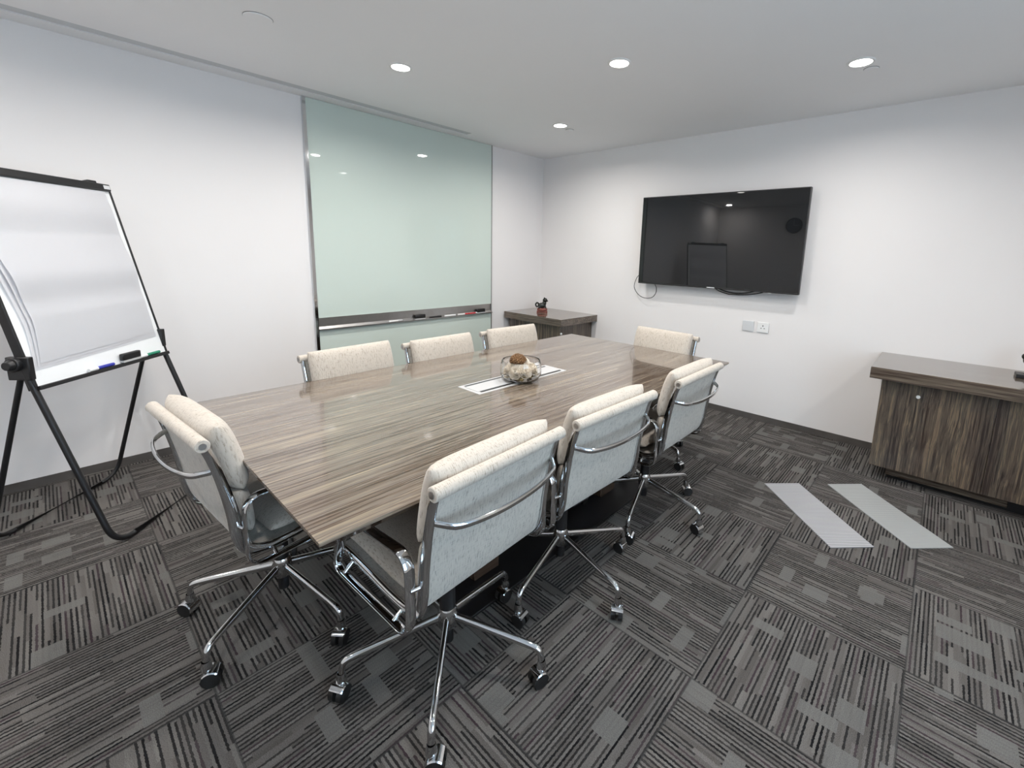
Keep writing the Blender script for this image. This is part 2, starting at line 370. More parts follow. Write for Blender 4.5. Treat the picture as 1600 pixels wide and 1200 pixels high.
prof = [(0.002, T0), (0.048, T0), (0.048, T0+0.009), (0.045, T0+0.009), (0.043, T0+0.005), (0.020, T0+0.005), (0.012, T0+0.025), (0.010, T1-0.006), (0.022, T1-0.004), (0.022, T1), (0.002, T1)]
ys = (Y1+0.021, Y2-0.009)
rings = [[bm.verts.new((x, y, z)) for x, z in prof] for y in ys]
n = len(prof)
for i in range(n): bm.faces.new((rings[0][i], rings[0][(i+1) % n], rings[1][(i+1) % n], rings[1][i]))
bm.faces.new(rings[0]); bm.faces.new(rings[1][::-1])
obj('pen_tray', L(bm), 'steel', t, smooth=False)
def eraser(x, y, z, rz, label, tilt=0.0):
    e = thing('board_eraser', label, 'eraser', (x, y, z), rz)
    a = obj('grip', B(-0.055, 0.055, -0.011, 0.011, 0.010, 0.046), 'black', e, bevel=0.006)
    obj('felt_pad', B(-0.053, 0.053, -0.0115, 0.0115, 0.0, 0.010), 'felt', e, bevel=0.001)
    e.rotation_euler = (tilt, 0, rz); return e
TZ = T0+0.0055
eraser(0.031, -1.70, TZ, PI/2, 'black eraser in the steel tray, nearer the middle of the glass board')
eraser(0.031, -0.965, TZ, PI/2, 'black eraser at the right end of the glass board tray')
def marker(name, p, d, cap, body, label, L_=0.13):
    d = Vector(d).normalized(); p = Vector(p); t = thing(name, label, 'marker pen', p)
    bm = bmesh.new(); cyl(bm, d*-L_/2, d*L_*0.17, 0.008, n=16); obj('barrel', bm, body, t)
    bm = bmesh.new(); cyl(bm, d*L_*0.17, d*L_*0.5, 0.0092, 0.0082, n=16); obj('cap', bm, cap, t)
    return t
marker('marker_pen', (0.031, -1.20, TZ+0.0085), (0, 1, 0), 'red', 'white', 'red-capped marker lying left of the right-end eraser in the steel tray')
marker('marker_pen', (0.031, -1.36, TZ+0.0085), (0, -1, 0), 'white', 'white', 'white marker lying in the middle of the steel tray')
marker('marker_pen', (0.031, -1.53, TZ+0.0085), (0, 1, 0), 'black', 'black', 'black marker lying right of the middle eraser in the steel tray')
marker('marker_pen', (0.031, -1.95, TZ+0.0085), (0, 1, 0), 'alu', 'white', 'grey-capped marker lying left of the middle eraser in the steel tray')
marker('marker_pen', (0.031, -1.06, TZ+0.0085), (0, 1, 0), 'grey', 'red', 'red marker with grey cap lying beside the right-end eraser')

# ------------------------------------------------------------------ television
t = thing('television', 'large black flat television mounted on the far wall', 'television', (2.153, -0.10, 1.541))
W2, H2 = 0.724, 0.412
bm = B(-W2, W2, -0.008, 0.030, -H2, H2)
obj('casing', bm, 'black', t, bevel=0.004)
obj('screen', B(-W2+0.008, W2-0.008, -0.0095, -0.0075, -H2+0.016, H2-0.008), 'screen', t, smooth=False)
bm = bmesh.new(); box(bm, 0.50, 0.52, -0.010, -0.004, -H2-0.006, -H2); obj('standby_light', bm, 'grey', t, smooth=False)
bm = bmesh.new(); box(bm, -0.02, 0.05, -0.0102, -0.0090, -H2+0.004, -H2+0.012); obj('badge', bm, 'grey', t, smooth=False)
obj('wall_bracket', B(-0.2, 0.2, 0.028, 0.090, -0.2, 0.2), 'blackm', t, smooth=False)
t.rotation_euler = (math.radians(-0.3), 0, 0)
def cable(name, pts, r, mat, label):
    bm = bmesh.new(); sweep(bm, spline(pts, 8), r, r, (0, 1, 0), 8); return tag(obj(name, bm, mat), label, 'cable')
cable('power_cord', [(1.445, -0.05, 1.22), (1.385, -0.05, 1.19), (1.352, -0.05, 1.10), (1.375, -0.05, 1.04), (1.43, -0.05, 0.995), (1.50, -0.05, 0.98), (1.565, -0.05, 0.995), (1.600, -0.05, 1.04), (1.603, -0.05, 1.09), (1.585, -0.05, 1.13), (1.62, -0.05, 1.155), (1.70, -0.05, 1.17)], 0.0032, 'blackm', 'thin black cord looping below the left end of the television')
cable('video_cable', [(2.12, -0.045, 1.20), (2.146, -0.045, 1.164), (2.20, -0.045, 1.135), (2.29, -0.045, 1.108), (2.39, -0.045, 1.100), (2.48, -0.045, 1.115), (2.57, -0.045, 1.150), (2.60, -0.045, 1.2)], 0.0055, 'rubber', 'thick black cable sagging under the middle of the television')
cable('video_cable', [(2.14, -0.035, 1.20), (2.17, -0.035, 1.14), (2.22, -0.035, 1.108), (2.29, -0.035, 1.090), (2.33, -0.035, 1.087), (2.46, -0.035, 1.094), (2.60, -0.035, 1.13), (2.67, -0.035, 1.2)], 0.0045, 'rubber', 'thinner black cable hanging lowest under the television')

# ------------------------------------------------------------------ wall sockets
def plate(x, z, label, holes):
    t = thing('wall_socket' if holes else 'blank_wall_plate', label, 'socket', (x, 0, z))
    obj('face_plate', B(-0.048, 0.048, -0.009, 0, -0.043, 0.043), 'white' if holes else 'grey', t, bevel=0.004)
    if holes:
        bm = bmesh.new()
        box(bm, -0.0035, 0.0035, -0.0095, -0.0088, 0.006, 0.018); box(bm, -0.018, -0.008, -0.0095, -0.0088, -0.012, -0.007); box(bm, 0.008, 0.018, -0.0095, -0.0088, -0.012, -0.007)
        obj('pin_holes', bm, 'black', t, smooth=False)
    obj('lower_lip', B(-0.046, 0.046, -0.011, -0.002, -0.045, -0.040), 'slot', t)
plate(2.490, 0.826, 'left grey blank plate of the pair below the television', False)
plate(2.612, 0.826, 'right white three-pin power socket below the television', True)

# ------------------------------------------------------------------ clock (seen reflected in the television)
t = thing('wall_clock', 'round dark wall clock on the wall facing the television', 'clock', (1.44, YF, 2.10))
bm = bmesh.new(); cyl(bm, (0, 0, 0), (0, 0.03, 0), 0.135, n=48); obj('clock_face', bm, 'clock', t)
bm = bmesh.new(); pts = [(0.135*math.cos(a), 0.02, 0.135*math.sin(a)) for a in [2*PI*i/48 for i in range(48)]]; sweep(bm, pts, 0.022, 0.010, (0, 1, 0), 8, closed=True); obj('rim', bm, 'black', t)
bm = bmesh.new(); box(bm, -0.003, 0.003, 0.031, 0.034, 0, 0.11); box(bm, 0, 0.08, 0.031, 0.034, -0.003, 0.003); obj('hands', bm, 'white', t, smooth=False)

# ------------------------------------------------------------------ conference table
TX0, TX1, TY0, TY1, TZ_ = 1.449, 2.757, -3.667, -1.163, 0.74
cx, cy = (TX0+TX1)/2, (TY0+TY1)/2; hx, hy = (TX1-TX0)/2, (TY1-TY0)/2
t = thing('conference_table', 'long rectangular conference table with glossy striped zebra-wood top', 'table', (cx, cy, 0))
# the slab has a hole for the cable box
bx0, bx1, by0, by1 = 2.010-cx, 2.178-cx, -2.735-cy, -2.100-cy
def slab(z0, z1, inset):
    bm = bmesh.new()
    xs = [-hx, bx0, bx1, hx]; ys = [-hy, by0, by1, hy]
    def ring(z, ins): return {(i, j): bm.verts.new((xs[i]+(ins if i == 0 else -ins if i == 3 else 0), ys[j]+(ins if j == 0 else -ins if j == 3 else 0), z)) for i in range(4) for j in range(4)}
    A, D = ring(z1, 0), ring(z0, inset)
    for i in range(3):
        for j in range(3):
            if (i, j) == (1, 1): continue
            bm.faces.new((A[i, j], A[i+1, j], A[i+1, j+1], A[i, j+1])); bm.faces.new((D[i, j], D[i, j+1], D[i+1, j+1], D[i+1, j]))
    for k in range(3):
        for a, b in (((k, 0), (k+1, 0)), ((k+1, 3), (k, 3)), ((0, k+1), (0, k)), ((3, k), (3, k+1))): bm.faces.new((A[a], D[a], D[b], A[b]))
    h = [(1, 1), (2, 1), (2, 2), (1, 2)]
    for k in range(4): bm.faces.new((A[h[k]], A[h[(k+1) % 4]], D[h[(k+1) % 4]], D[h[k]]))
    return bm
obj('tabletop', slab(TZ_-0.010, TZ_, 0.0), 'table', t, smooth=False, bevel=0.0012)
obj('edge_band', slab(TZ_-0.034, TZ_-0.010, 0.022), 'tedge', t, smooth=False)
bm = B(1.66-cx, 2.54-cx, -3.10-cy, -1.72-cy, 0, 0.012); obj('base_plate', bm, 'blackm', t, bevel=0.002)
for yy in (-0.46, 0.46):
    obj('pedestal', B(-0.30, 0.30, yy-0.07, yy+0.07, 0.012, TZ_-0.034), 'tedge', t, bevel=0.004)  # dark veneer colour stands in for the shade under the table
obj('modesty_beam', B(-0.03, 0.03, -0.39, 0.39, 0.45, 0.60), 'blackm', t)

t = thing('cable_box', 'white rectangular cable box with two black slots in the tabletop', 'cable box', (2.094, -2.4175, TZ_))
obj('rim', B(-0.083, 0.083, -0.317, 0.317, -0.03, 0.0015), 'boxgrey', t, bevel=0.001)
obj('lid', B(-0.050, 0.050, -0.300, 0.300, 0.0012, 0.0035), 'boxgrey', t, bevel=0.001)
for s in (-1, 1):
    obj('brush_slot', B(s*0.0595-0.0075, s*0.0595+0.0075, -0.290, 0.290, 0.0012, 0.0026), 'black', t, smooth=False)

# ------------------------------------------------------------------ bowl of flowers
BX, BY, BZ = 2.135, -2.425, TZ_+0.0037
t = thing('glass_bowl', 'round clear glass bowl of flowers on the conference table', 'bowl', (BX, BY, BZ))
bm = bmesh.new()
lathe(bm, [(0.0, 0.0), (0.070, 0.0), (0.094, 0.010), (0.106, 0.032), (0.108, 0.055), (0.105, 0.085), (0.100, 0.104), (0.098, 0.106), (0.096, 0.104), (0.1015, 0.085), (0.1045, 0.055), (0.1025, 0.034), (0.091, 0.014), (0.068, 0.0045), (0.0, 0.0045)], 48)
obj('bowl_wall', bm, 'clear', t)
def rose(x, y, z, r, mat, label, name='artificial_flower', cat='flower', group='cream flowers in the glass bowl', ax=(0, 0, 1)):
    t = thing(name, label, cat, (x, y, z), 0, group)
    rnd = random.Random(int(x*9999+y*777+z*31)); bm = bmesh.new()
    q = Vector((0, 0, 1)).rotation_difference(Vector(ax).normalized()).to_matrix()
    for ring, n_ in enumerate((3, 4, 5, 6, 7)):
        r0, fl, hh, z0 = 0.06+0.15*ring, 0.10+0.09*ring, 1.25-0.14*ring, -0.45-0.03*ring
        for k in range(n_):
            a = 2*PI*(k+0.45*ring)/n_+rnd.uniform(-.12, .12); wd = PI/n_*1.35; g = []
            for i in range(7):
                row = []; uu = (i/6-0.5)*2
                for jj in range(6):
                    v = jj/5; rr = r*(r0+fl*v*v*(1+0.25*abs(uu)))*(0.55+0.45*min(1, v*2.2)); w_ = wd*(0.45+0.55*math.sin(min(1, v*1.3)*PI/2))
                    zz = r*(z0+hh*(v-0.16*uu*uu*v))
                    row.append(bm.verts.new(q @ Vector((rr*math.cos(a+uu*w_), rr*math.sin(a+uu*w_), zz))))
                g.append(row)
            for i in range(6):
                for jj in range(5): bm.faces.new((g[i][jj], g[i+1][jj], g[i+1][jj+1], g[i][jj+1]))
    ball(bm, (0, 0, 0), r*0.40)
    obj('bloom', bm, mat, t)
    return t
cd = (CAM-Vector((BX, BY, 0))); ca = math.atan2(cd.y, cd.x)
FLW = [(0.30, 0.068, 0.056, 'cream flower at the right front of the bowl, nearest the rim'), (-0.38, 0.070, 0.052, 'pinkish cream flower at the front middle-left of the bowl'), (1.20, 0.070, 0.060, 'cream flower at the right side of the bowl'),
       (-1.22, 0.072, 0.056, 'cream flower at the left side of the bowl'), (2.2, 0.066, 0.058, 'cream flower at the back right of the bowl'), (-2.2, 0.066, 0.058, 'cream flower at the back left of the bowl'), (0.55, 0.022, 0.088, 'cream flower lying high in the middle of the bowl')]
for a, rr, z, lb in FLW:
    aa = ca+a; rose(BX+rr*0.93*math.cos(aa), BY+rr*0.93*math.sin(aa), BZ+z, 0.033 if rr > .05 else 0.036, 'petal', lb, ax=(math.cos(aa)*0.8, math.sin(aa)*0.8, 0.6))
aa = ca-0.9
t = thing('dried_flower', 'orange-brown dried flower head on top of the cream flowers in the bowl', 'flower', (BX+0.020*math.cos(aa), BY+0.020*math.sin(aa), BZ+0.106))
bm = bmesh.new(); ball(bm, (0, 0, 0), 0.034, 1.15, 1.15, 0.8); rnd = random.Random(5)
for k in range(90):
    a = k*2.39996; zc = 1-1.35*(k+0.5)/90; rr = math.sqrt(max(0, 1-zc*zc)); ball(bm, (0.039*rr*math.cos(a), 0.039*rr*math.sin(a), 0.028*zc), rnd.uniform(0.0045, 0.0075), 1, 1, rnd.uniform(0.7, 1.2), 8, 5)
obj('bloom', bm, 'orange', t)
rnd = random.Random(3); bm = bmesh.new()
for k in range(70):
    a = rnd.uniform(0, 2*PI); r = 0.086*math.sqrt(rnd.random()); z = 0.014+rnd.random()*0.022; s = rnd.uniform(0.006, 0.012)
    ball(bm, (r*math.cos(a)*(0.8 if z < .02 else 1), r*math.sin(a)*(0.8 if z < .02 else 1), z), s, rnd.uniform(.7, 1.4), rnd.uniform(.7, 1.4), 0.7, 8, 5)
o = tag(obj('potpourri', bm, 'moss', loc=(BX, BY, BZ)), 'brown green potpourri filling the bottom of the glass bowl', 'potpourri'); o['kind'] = 'stuff'

# ------------------------------------------------------------------ cabinets
def cabinet(loc, Wd, D, Ht, label, name, sides, doors):
    t = thing(name, label, 'cabinet', loc)
    tt, ins = 0.072, 0.068
    obj('worktop', B(0, Wd, -D, 0, Ht-tt, Ht), 'cabtop', t, bevel=0.0015)
    x0, x1 = (0.06 if sides[0] else 0.02), Wd-(ins if sides[1] else 0.02)
    obj('body', B(x0, x1, -D+ins+0.02, -0.005, 0.095, Ht-tt), 'cabfront', t, smooth=False)
    n = doors; wd = (x1-x0)/n
    for i in range(n):
        d = obj('door', B(x0+i*wd+0.0015, x0+(i+1)*wd-0.0015, -D+ins, -D+ins+0.019, 0.095, Ht-tt-0.004), 'cabfront', t, bevel=0.001)
        bm = bmesh.new(); kx = x0+i*wd+(0.19 if i == 0 else 0.40); cyl(bm, (kx, -D+ins+0.001, Ht-0.157), (kx, -D+ins-0.010, Ht-0.157), 0.011, 0.009, n=20); obj('lock', bm, 'white', d)
    obj('toe_kick', B(x0+0.10, x1-0.06, -D+0.17, -0.03, 0.0, 0.095), 'black', t, smooth=False)
    obj('plinth_rail', B(x0+0.09, x0+0.66 if Wd > 1 else x1-0.08, -D+0.135, -D+0.155, 0.030, 0.078), 'cabtop', t, bevel=0.002)
    return t
cabinet((3.452, 0, 0), 1.20, 0.630, 0.754, 'low dark striped wooden cabinet against the television wall at the right edge', 'sideboard_cabinet', (1, 1), 2)
cabinet((0.027, 0, 0), 0.846, 0.622, 0.7355, 'dark striped wooden cabinet in the far corner beside the glass board', 'corner_cabinet', (0, 1), 2)

# figurine in the far corner
fx, fy, fz = 0.345, -0.335, 0.7355
t = thing('carved_figurine', 'small dark bronze figurine on a reddish base on the corner cabinet', 'figurine', (fx, fy, fz), 0.72)
bm = bmesh.new(); box(bm, -0.060, 0.060, -0.035, 0.035, 0.0, 0.020); lathe(bm, [(0.050, 0.018), (0.055, 0.03), (0.04, 0.045), (0.0, 0.048)], 16)
for k in range(9):
    a = 2*PI*k/9; ball(bm, (0.046*math.cos(a), 0.028*math.sin(a), 0.034), 0.014)
obj('carved_base', bm, 'redwood', t, bevel=0.003)
bm = bmesh.new(); ball(bm, (-0.004, 0, 0.075), 0.034, 1.35, 0.8, 0.95); ball(bm, (0.022, 0, 0.100), 0.024, 1, 0.9, 1.2)
for s in (-1, 1):
    sweep(bm, spline([(0.022, s*0.014, 0.08), (0.036, s*0.018, 0.06), (0.040, s*0.018, 0.040)], 5), 0.008, 0.008, (0, 1, 0), 8)
    sweep(bm, spline([(-0.020, s*0.016, 0.07), (-0.034, s*0.022, 0.058), (-0.030, s*0.022, 0.040)], 5), 0.010, 0.010, (0, 1, 0), 8)
obj('body', bm, 'bronze', t)
bm = bmesh.new(); ball(bm, (0.030, 0, 0.135), 0.026, 1.05, 0.9, 1.0); ball(bm, (0.050, 0, 0.128), 0.012, 1.2, 0.9, 0.8)
for s in (-1, 1): ball(bm, (0.022, s*0.018, 0.158), 0.008)
obj('head', bm, 'bronze', t)
bm = bmesh.new(); sweep(bm, spline([(-0.040, 0, 0.070), (-0.062, 0, 0.062), (-0.074, 0, 0.085), (-0.060, 0, 0.105), (-0.042, 0, 0.096), (-0.046, 0, 0.08)], 6), 0.010, 0.009, (0, 1, 0), 10); obj('curled_tail', bm, 'bronze', t)

t = thing('desk_sculpture', 'black sculpture on a square black plinth on the sideboard, cut by the right edge', 'sculpture', (4.195, -0.235, 0.754))
obj('plinth', B(-0.075, 0.075, -0.05, 0.05, 0.0, 0.022), 'black', t, bevel=0.003)
bm = bmesh.new(); lathe(bm, [(0.0, 0.022), (0.045, 0.022), (0.035, 0.035), (0.020, 0.05), (0.022, 0.065), (0.0, 0.07)], 24); ball(bm, (0, 0, 0.105), 0.045, 1.25, 0.8, 1); ball(bm, (0.05, 0, 0.15), 0.024); ball(bm, (-0.045, 0, 0.125), 0.020)
obj('figure', bm, 'bronze', t)

# ------------------------------------------------------------------ floor strips
def strip(c, ang, label, mat):
    o = obj('floor_strip', B(-0.113, 0.113, -0.311, 0.311, 0.0, 0.004), mat, smooth=False, loc=(c[0], c[1], 0)); o.rotation_euler = (0, 0, ang)
    tag(o, label, 'floor strip', 'ribbed strips on the carpet')
strip((3.345, -1.288), math.radians(45.0), 'left one of two pale ribbed strips laid diagonally on the carpet', 'strip2')
strip((3.642, -1.008), math.radians(45.0), 'right pale ribbed strip on the carpet, nearer the sideboard', 'strip')

# ------------------------------------------------------------------ chairs
# side profile (y forward, z): from the seat's front edge round to the top of the back
PROF = [(0.262, 0.425), (0.245, 0.452), (0.190, 0.464), (0.060, 0.452), (-0.060, 0.438), (-0.135, 0.438), (-0.180, 0.462), (-0.200, 0.520), (-0.210, 0.600), (-0.228, 0.700), (-0.247, 0.780), (-0.262, 0.826)]
PS = spline([(0, y, z) for y, z in PROF], 8)
cum = [0.0]
for a, b in zip(PS, PS[1:]): cum.append(cum[-1]+(b-a).length)
def at(s):
    if s > cum[-1]:
        q, n = at(cum[-1]-1e-4); d = (PS[-1]-PS[-2]).normalized(); return q+d*(s-cum[-1]), n
    s = max(0, min(cum[-1]-1e-6, s)); i = max(k for k in range(len(cum)-1) if cum[k] <= s); f = (s-cum[i])/(cum[i+1]-cum[i])
    p = PS[i].lerp(PS[i+1], f); t = (PS[min(i+2, len(PS)-1)]-PS[max(i-1, 0)]).normalized()
    return p, Vector((0, t.z, -t.y)) if False else Vector((0, t.z, -t.y))
TOT = cum[-1]
def upn(s):                      # normal on the sitter's side
    p, n = at(s); return p, Vector((0, abs(n.y) if p.z > 0.47 and p.y < -0.1 else -n.y if n.z < 0 else n.y, abs(n.z))) if False else (-n if n.z < 0 or (p.y < -0.17 and n.y < 0) else n)
def pad(s0, s1, hw, th, off=0.004, ns=22, nx=20, p=5.0):
    bm = bmesh.new(); top, bot = [], []
    def f(u): return max(0.0, 1-abs(u)**p)**0.5
    for i in range(ns+1):
        u = math.sin((i/ns-0.5)*PI); q, nn = upn(s0+(s1-s0)*(u+1)/2); rt, rb = [], []
        for j in range(nx+1):
            v = math.sin((j/nx-0.5)*PI); h = f(u)*f(v)
            x = v*hw*(1-0.02*(1-f(u)))
            rt.append(bm.verts.new(q+nn*(off+th*0.5+th*0.5*h*(1+0.10*math.cos(u*1.3)*math.cos(v*1.3)))+Vector((x, 0, 0))))
            edge = i in (0, ns) or j in (0, nx)
            rb.append(rt[-1] if edge else bm.verts.new(q+nn*(off+th*0.5-th*0.5*h)+Vector((x, 0, 0))))
        top.append(rt); bot.append(rb)
    for g, flip in ((top, 0), (bot, 1)):
        for i in range(ns):
            for j in range(nx):
                vs = [g[i][j], g[i+1][j], g[i+1][j+1], g[i][j+1]]
                bm.faces.new(vs[::-1] if flip else vs)
    return bm
RX = 0.232                       # half distance between the side frames
def build_chair():
    t = thing('office_chair', '-', 'chair')
    # sling: sheet stretched between the side frames
    bm = bmesh.new(); N = 60; g = []
    for i in range(N+1):
        q, nn = upn(TOT*i/N)
        g.append([[bm.verts.new(q+nn*o_+Vector((x, 0, 0))) for x in (-RX+0.006, -0.1, 0.1, RX-0.006)] for o_ in (0.004, -0.004)])
    for i in range(N):
        for o_ in (0, 1):
            for j in range(3): bm.faces.new((g[i][o_][j], g[i+1][o_][j], g[i+1][o_][j+1], g[i][o_][j+1]))
        for j in (0, 3): bm.faces.new((g[i][0][j], g[i+1][0][j], g[i+1][1][j], g[i][1][j]))
    for i in (0, N):
        for j in range(3): bm.faces.new((g[i][0][j], g[i][0][j+1], g[i][1][j+1], g[i][1][j]))
    obj('sling', bm, 'backcloth', t, angle=60)
    # rolled hem round the top rail
    bm = bmesh.new(); q, nn = at(TOT); c = Vector((0, -0.268, 0.832))
    ring = [(0.0195*math.cos(a)*1.0, 0.0185*math.sin(a)) for a in [2*PI*k/24 for k in range(24)]]
    def tube(bm, x0, x1, r, holes=False):
        sweep(bm, [c+Vector((x, 0, 0)) for x in (x0, x0+0.002, x1-0.002, x1)], lambda u: r if 0 < u < 1 else r-0.002, lambda u: r if 0 < u < 1 else r-0.002, (0, 1, 0), 24)
    tube(bm, -0.252, 0.252, 0.0195); ro = obj('rolled_hem', bm, 'cloth', t)
    bm = bmesh.new(); cyl(bm, c+Vector((-0.2545, 0, 0)), c+Vector((0.2545, 0, 0)), 0.0095, n=20); obj('rail_end', bm, 'steel', ro)
    # hem flap below the roll, on the rear
    # pads
    b0 = next(s for s in [TOT*k/400 for k in range(401)] if at(s)[0].y < -0.19)     # start of the upright back
    smid = b0+(TOT-b0)*0.46
    obj('back_pad', pad(smid+0.001, TOT+0.032, 0.228, 0.080, off=0.008, p=7.0), 'cloth', t, angle=180)
    obj('back_pad', pad(b0+0.012, smid-0.001, 0.224, 0.068, p=6.0), 'cloth', t, angle=180)
    s_seat = next(s for s in [TOT*k/400 for k in range(401)] if at(s)[0].y < -0.105)
    obj('seat_pad', pad(0.016, s_seat, 0.221, 0.068), 'cloth', t, angle=180)
    # side frames
    for s in (-1, 1):
        bm = bmesh.new(); pth = [q+Vector((s*(RX+0.004), 0, 0)) for q in PS]
        pth = [q for q in pth]
        sweep(bm, pth[2:], 0.0085, lambda u: 0.013+0.007*math.exp(-((u-0.60)/0.16)**2), (1, 0, 0), 14, p=3.0)
        obj('side_frame', bm, 'chrome', t)
    # bowed rear spreader
    bm = bmesh.new(); pts = [(-RX-0.002, -0.235, 0.742), (-RX+0.012, -0.262, 0.738), (-0.185, -0.290, 0.730), (-0.10, -0.306, 0.724), (0, -0.311, 0.722), (0.10, -0.306, 0.724), (0.185, -0.290, 0.730), (RX-0.012, -0.262, 0.738), (RX+0.002, -0.235, 0.742)]
    sweep(bm, spline(pts, 6), 0.0095, 0.0055, (0, 0, 1), 12); obj('rear_spreader', bm, 'chrome', t)
    # armrests: flat D shaped loops
    for s in (-1, 1):
        ax = s*(RX+0.034)
        loop = roundrect([(ax, -0.190, 0.408), (ax, 0.195, 0.424), (ax, 0.125, 0.632), (ax, -0.190, 0.644)], [0.055, 0.045, 0.045, 0.06], 7)
        bm = bmesh.new(); sweep(bm, loop, 0.0150, 0.0045, (1, 0, 0), 12, closed=True, p=3.0)
        a = obj('armrest', bm, 'chrome', t)
        for (y, z, y2, z2) in ((-0.200, 0.545, -0.192, 0.545), (0.150, 0.450, 0.150, 0.425), (-0.110, 0.432, -0.110, 0.412)):
            bm = bmesh.new(); cyl(bm, (s*(RX+0.002), y, z), (ax, y2, z2), 0.0065, n=14); obj('fixing_pin', bm, 'chrome', a)
    # under-seat spreaders, mechanism
    bm = bmesh.new()
    for y, z in ((0.13, 0.435), (-0.09, 0.418)): sweep(bm, [(x, y, z-0.012) for x in (-RX, -0.1, 0.1, RX)], 0.014, 0.006, (0, 1, 0), 10)
    obj('seat_spreader', bm, 'chrome', t)
    bm = bmesh.new(); box(bm, -0.055, 0.055, -0.11, 0.15, 0.375, 0.418); obj('tilt_mechanism', bm, 'black', t, bevel=0.012)
    bm = bmesh.new(); sweep(bm, [(0.05, 0.02, 0.39), (0.15, 0.02, 0.385), (0.235, 0.02, 0.382)], 0.004, 0.004, (0, 1, 0), 10); ball(bm, (0.24, 0.02, 0.382), 0.010, 2.0, 0.8, 0.8); obj('height_lever', bm, 'black', t)
    bm = bmesh.new(); cyl(bm, (0, 0, 0.20), (0, 0, 0.30), 0.026, n=24); cyl(bm, (0, 0, 0.30), (0, 0, 0.385), 0.015, n=20); obj('gas_column', bm, 'black', t)
    # base
    bm = bmesh.new(); lathe(bm, [(0, 0.135), (0.022, 0.135), (0.032, 0.15), (0.034, 0.190), (0.030, 0.208), (0.027, 0.215), (0, 0.215)], 32); obj('hub', bm, 'chrome', t)
    bm = bmesh.new(); cyl(bm, (0, 0, 0.085), (0, 0, 0.137), 0.019, n=20); obj('column_foot', bm, 'black', t)
    bm = bmesh.new()
    sweep(bm, spline([(0.020, 0, 0.180), (0.10, 0, 0.166), (0.20, 0, 0.148), (0.288, 0, 0.132), (0.318, 0, 0.121), (0.328, 0, 0.100), (0.331, 0, 0.066)], 6), lambda u: 0.010+0.0015*u, lambda u: 0.016-0.006*min(1, u*1.3), (0, 1, 0), 16)
    lathe(bm, [(0.012, 0.085), (0.0155, 0.070), (0.0165, 0.056), (0.0, 0.056)], 20, c=(0.331, 0, 0))
    leg0 = obj('leg', bm, 'chrome', t)
    bm = bmesh.new(); cyl(bm, (0, 0, 0.040), (0, 0, 0.060), 0.009, n=14); ks = 14; rad = 0.0295
    A = [[bm.verts.new((-0.012+r_*math.cos(a), y, 0.0262+r_*math.sin(a))) for a in [math.radians(-15+150*k/ks) for k in range(ks+1)]] for (y, r_) in ((-0.024, rad-0.003), (-0.021, rad), (0.021, rad), (0.024, rad-0.003))]
    for i in range(3):
        for k in range(ks): bm.faces.new((A[i][k], A[i][k+1], A[i+1][k+1], A[i+1][k]))
    box(bm, -0.016, 0.004, -0.004, 0.004, 0.02, 0.052)
    cas0 = obj('caster', bm, 'chrome', t)
    bm = bmesh.new()
    for s in (-1, 1):
        y0, y1 = (0.006, 0.022) if s > 0 else (-0.022, -0.006)
        cyl(bm, (-0.012, y0, 0.0262), (-0.012, y1, 0.0262), 0.0262, n=28)
    obj('wheels', bm, 'rubber', cas0)
    return t, leg0, cas0
def dup_obj(o, parent):
    c = o.copy(); C.objects.link(c); c.parent = parent
    for ch in [k for k in o.children]: dup_obj(ch, c)
    return c
proto, leg0, cas0 = build_chair()
legs = [leg0]+[dup_obj(leg0, proto) for _ in range(4)]
cass = [cas0]+[dup_obj(cas0, proto) for _ in range(4)]
BASE = ('leg', 'caster', 'hub', 'column_foot')
def pose(ch, rail, rz, base, dz, label):
    rz = math.radians(rz); R = Matrix.Rotation(rz, 3, 'Z'); off = R @ Vector((0, -0.268, 0))
    ch.location = (rail[0]-off.x, rail[1]-off.y, 0); ch.rotation_euler = (0, 0, rz); ch['label'] = label; ch['group'] = 'cream soft pad chairs round the table'
    rnd = random.Random(len(label)*31+int(base)); k = 0; kc = 0
    for o in ch.children:
        nm = o.name.split('.')[0]
        if nm == 'leg': o.rotation_euler = (0, 0, math.radians(base+72*k)-rz); k += 1
        elif nm == 'caster':
            a = math.radians(base+72*kc)-rz; kc += 1
            o.location = (0.331*math.cos(a), 0.331*math.sin(a), 0); o.rotation_euler = (0, 0, CAS.get((label[:5], kc), rnd.uniform(0, 2*PI)))
        elif nm not in BASE: o.location = (0, 0, dz)
    return ch
CAS = {}
chairs = [
    ((1.975, -3.790), 5.0, 14, 0.0, 'cream soft pad chair at the near short end of the table, beside the easel'),
    ((2.885, -3.215), 93.4, 29, 0.0, 'cream soft pad chair nearest the camera on the right side of the table'),
    ((2.880, -2.640), 88.6, -6, 0.0, 'cream soft pad chair in the middle of the right side row, back to camera'),
    ((2.892, -1.930), 90.5, -1, 0.0, 'cream soft pad chair farthest along the right side of the table'),
    ((1.320, -2.960), -86.0, 20, 0.0, 'cream soft pad chair on the wall side of the table, nearest the easel'),
    ((1.330, -2.385), -88.8, 14, -0.015, 'cream soft pad chair in the middle of the row before the glass board'),
    ((1.330, -1.775), -92.8, 5, -0.015, 'cream soft pad chair nearest the corner cabinet, on the glass board side'),
    ((2.245, -1.030), 176.5, -10, 0.0, 'cream soft pad chair at the far short end of the table, under the television'),
]
for i, a in enumerate(chairs):
    if i == 0: c = proto
    else: c = dup_obj(proto, None)
    pose(c, *a)

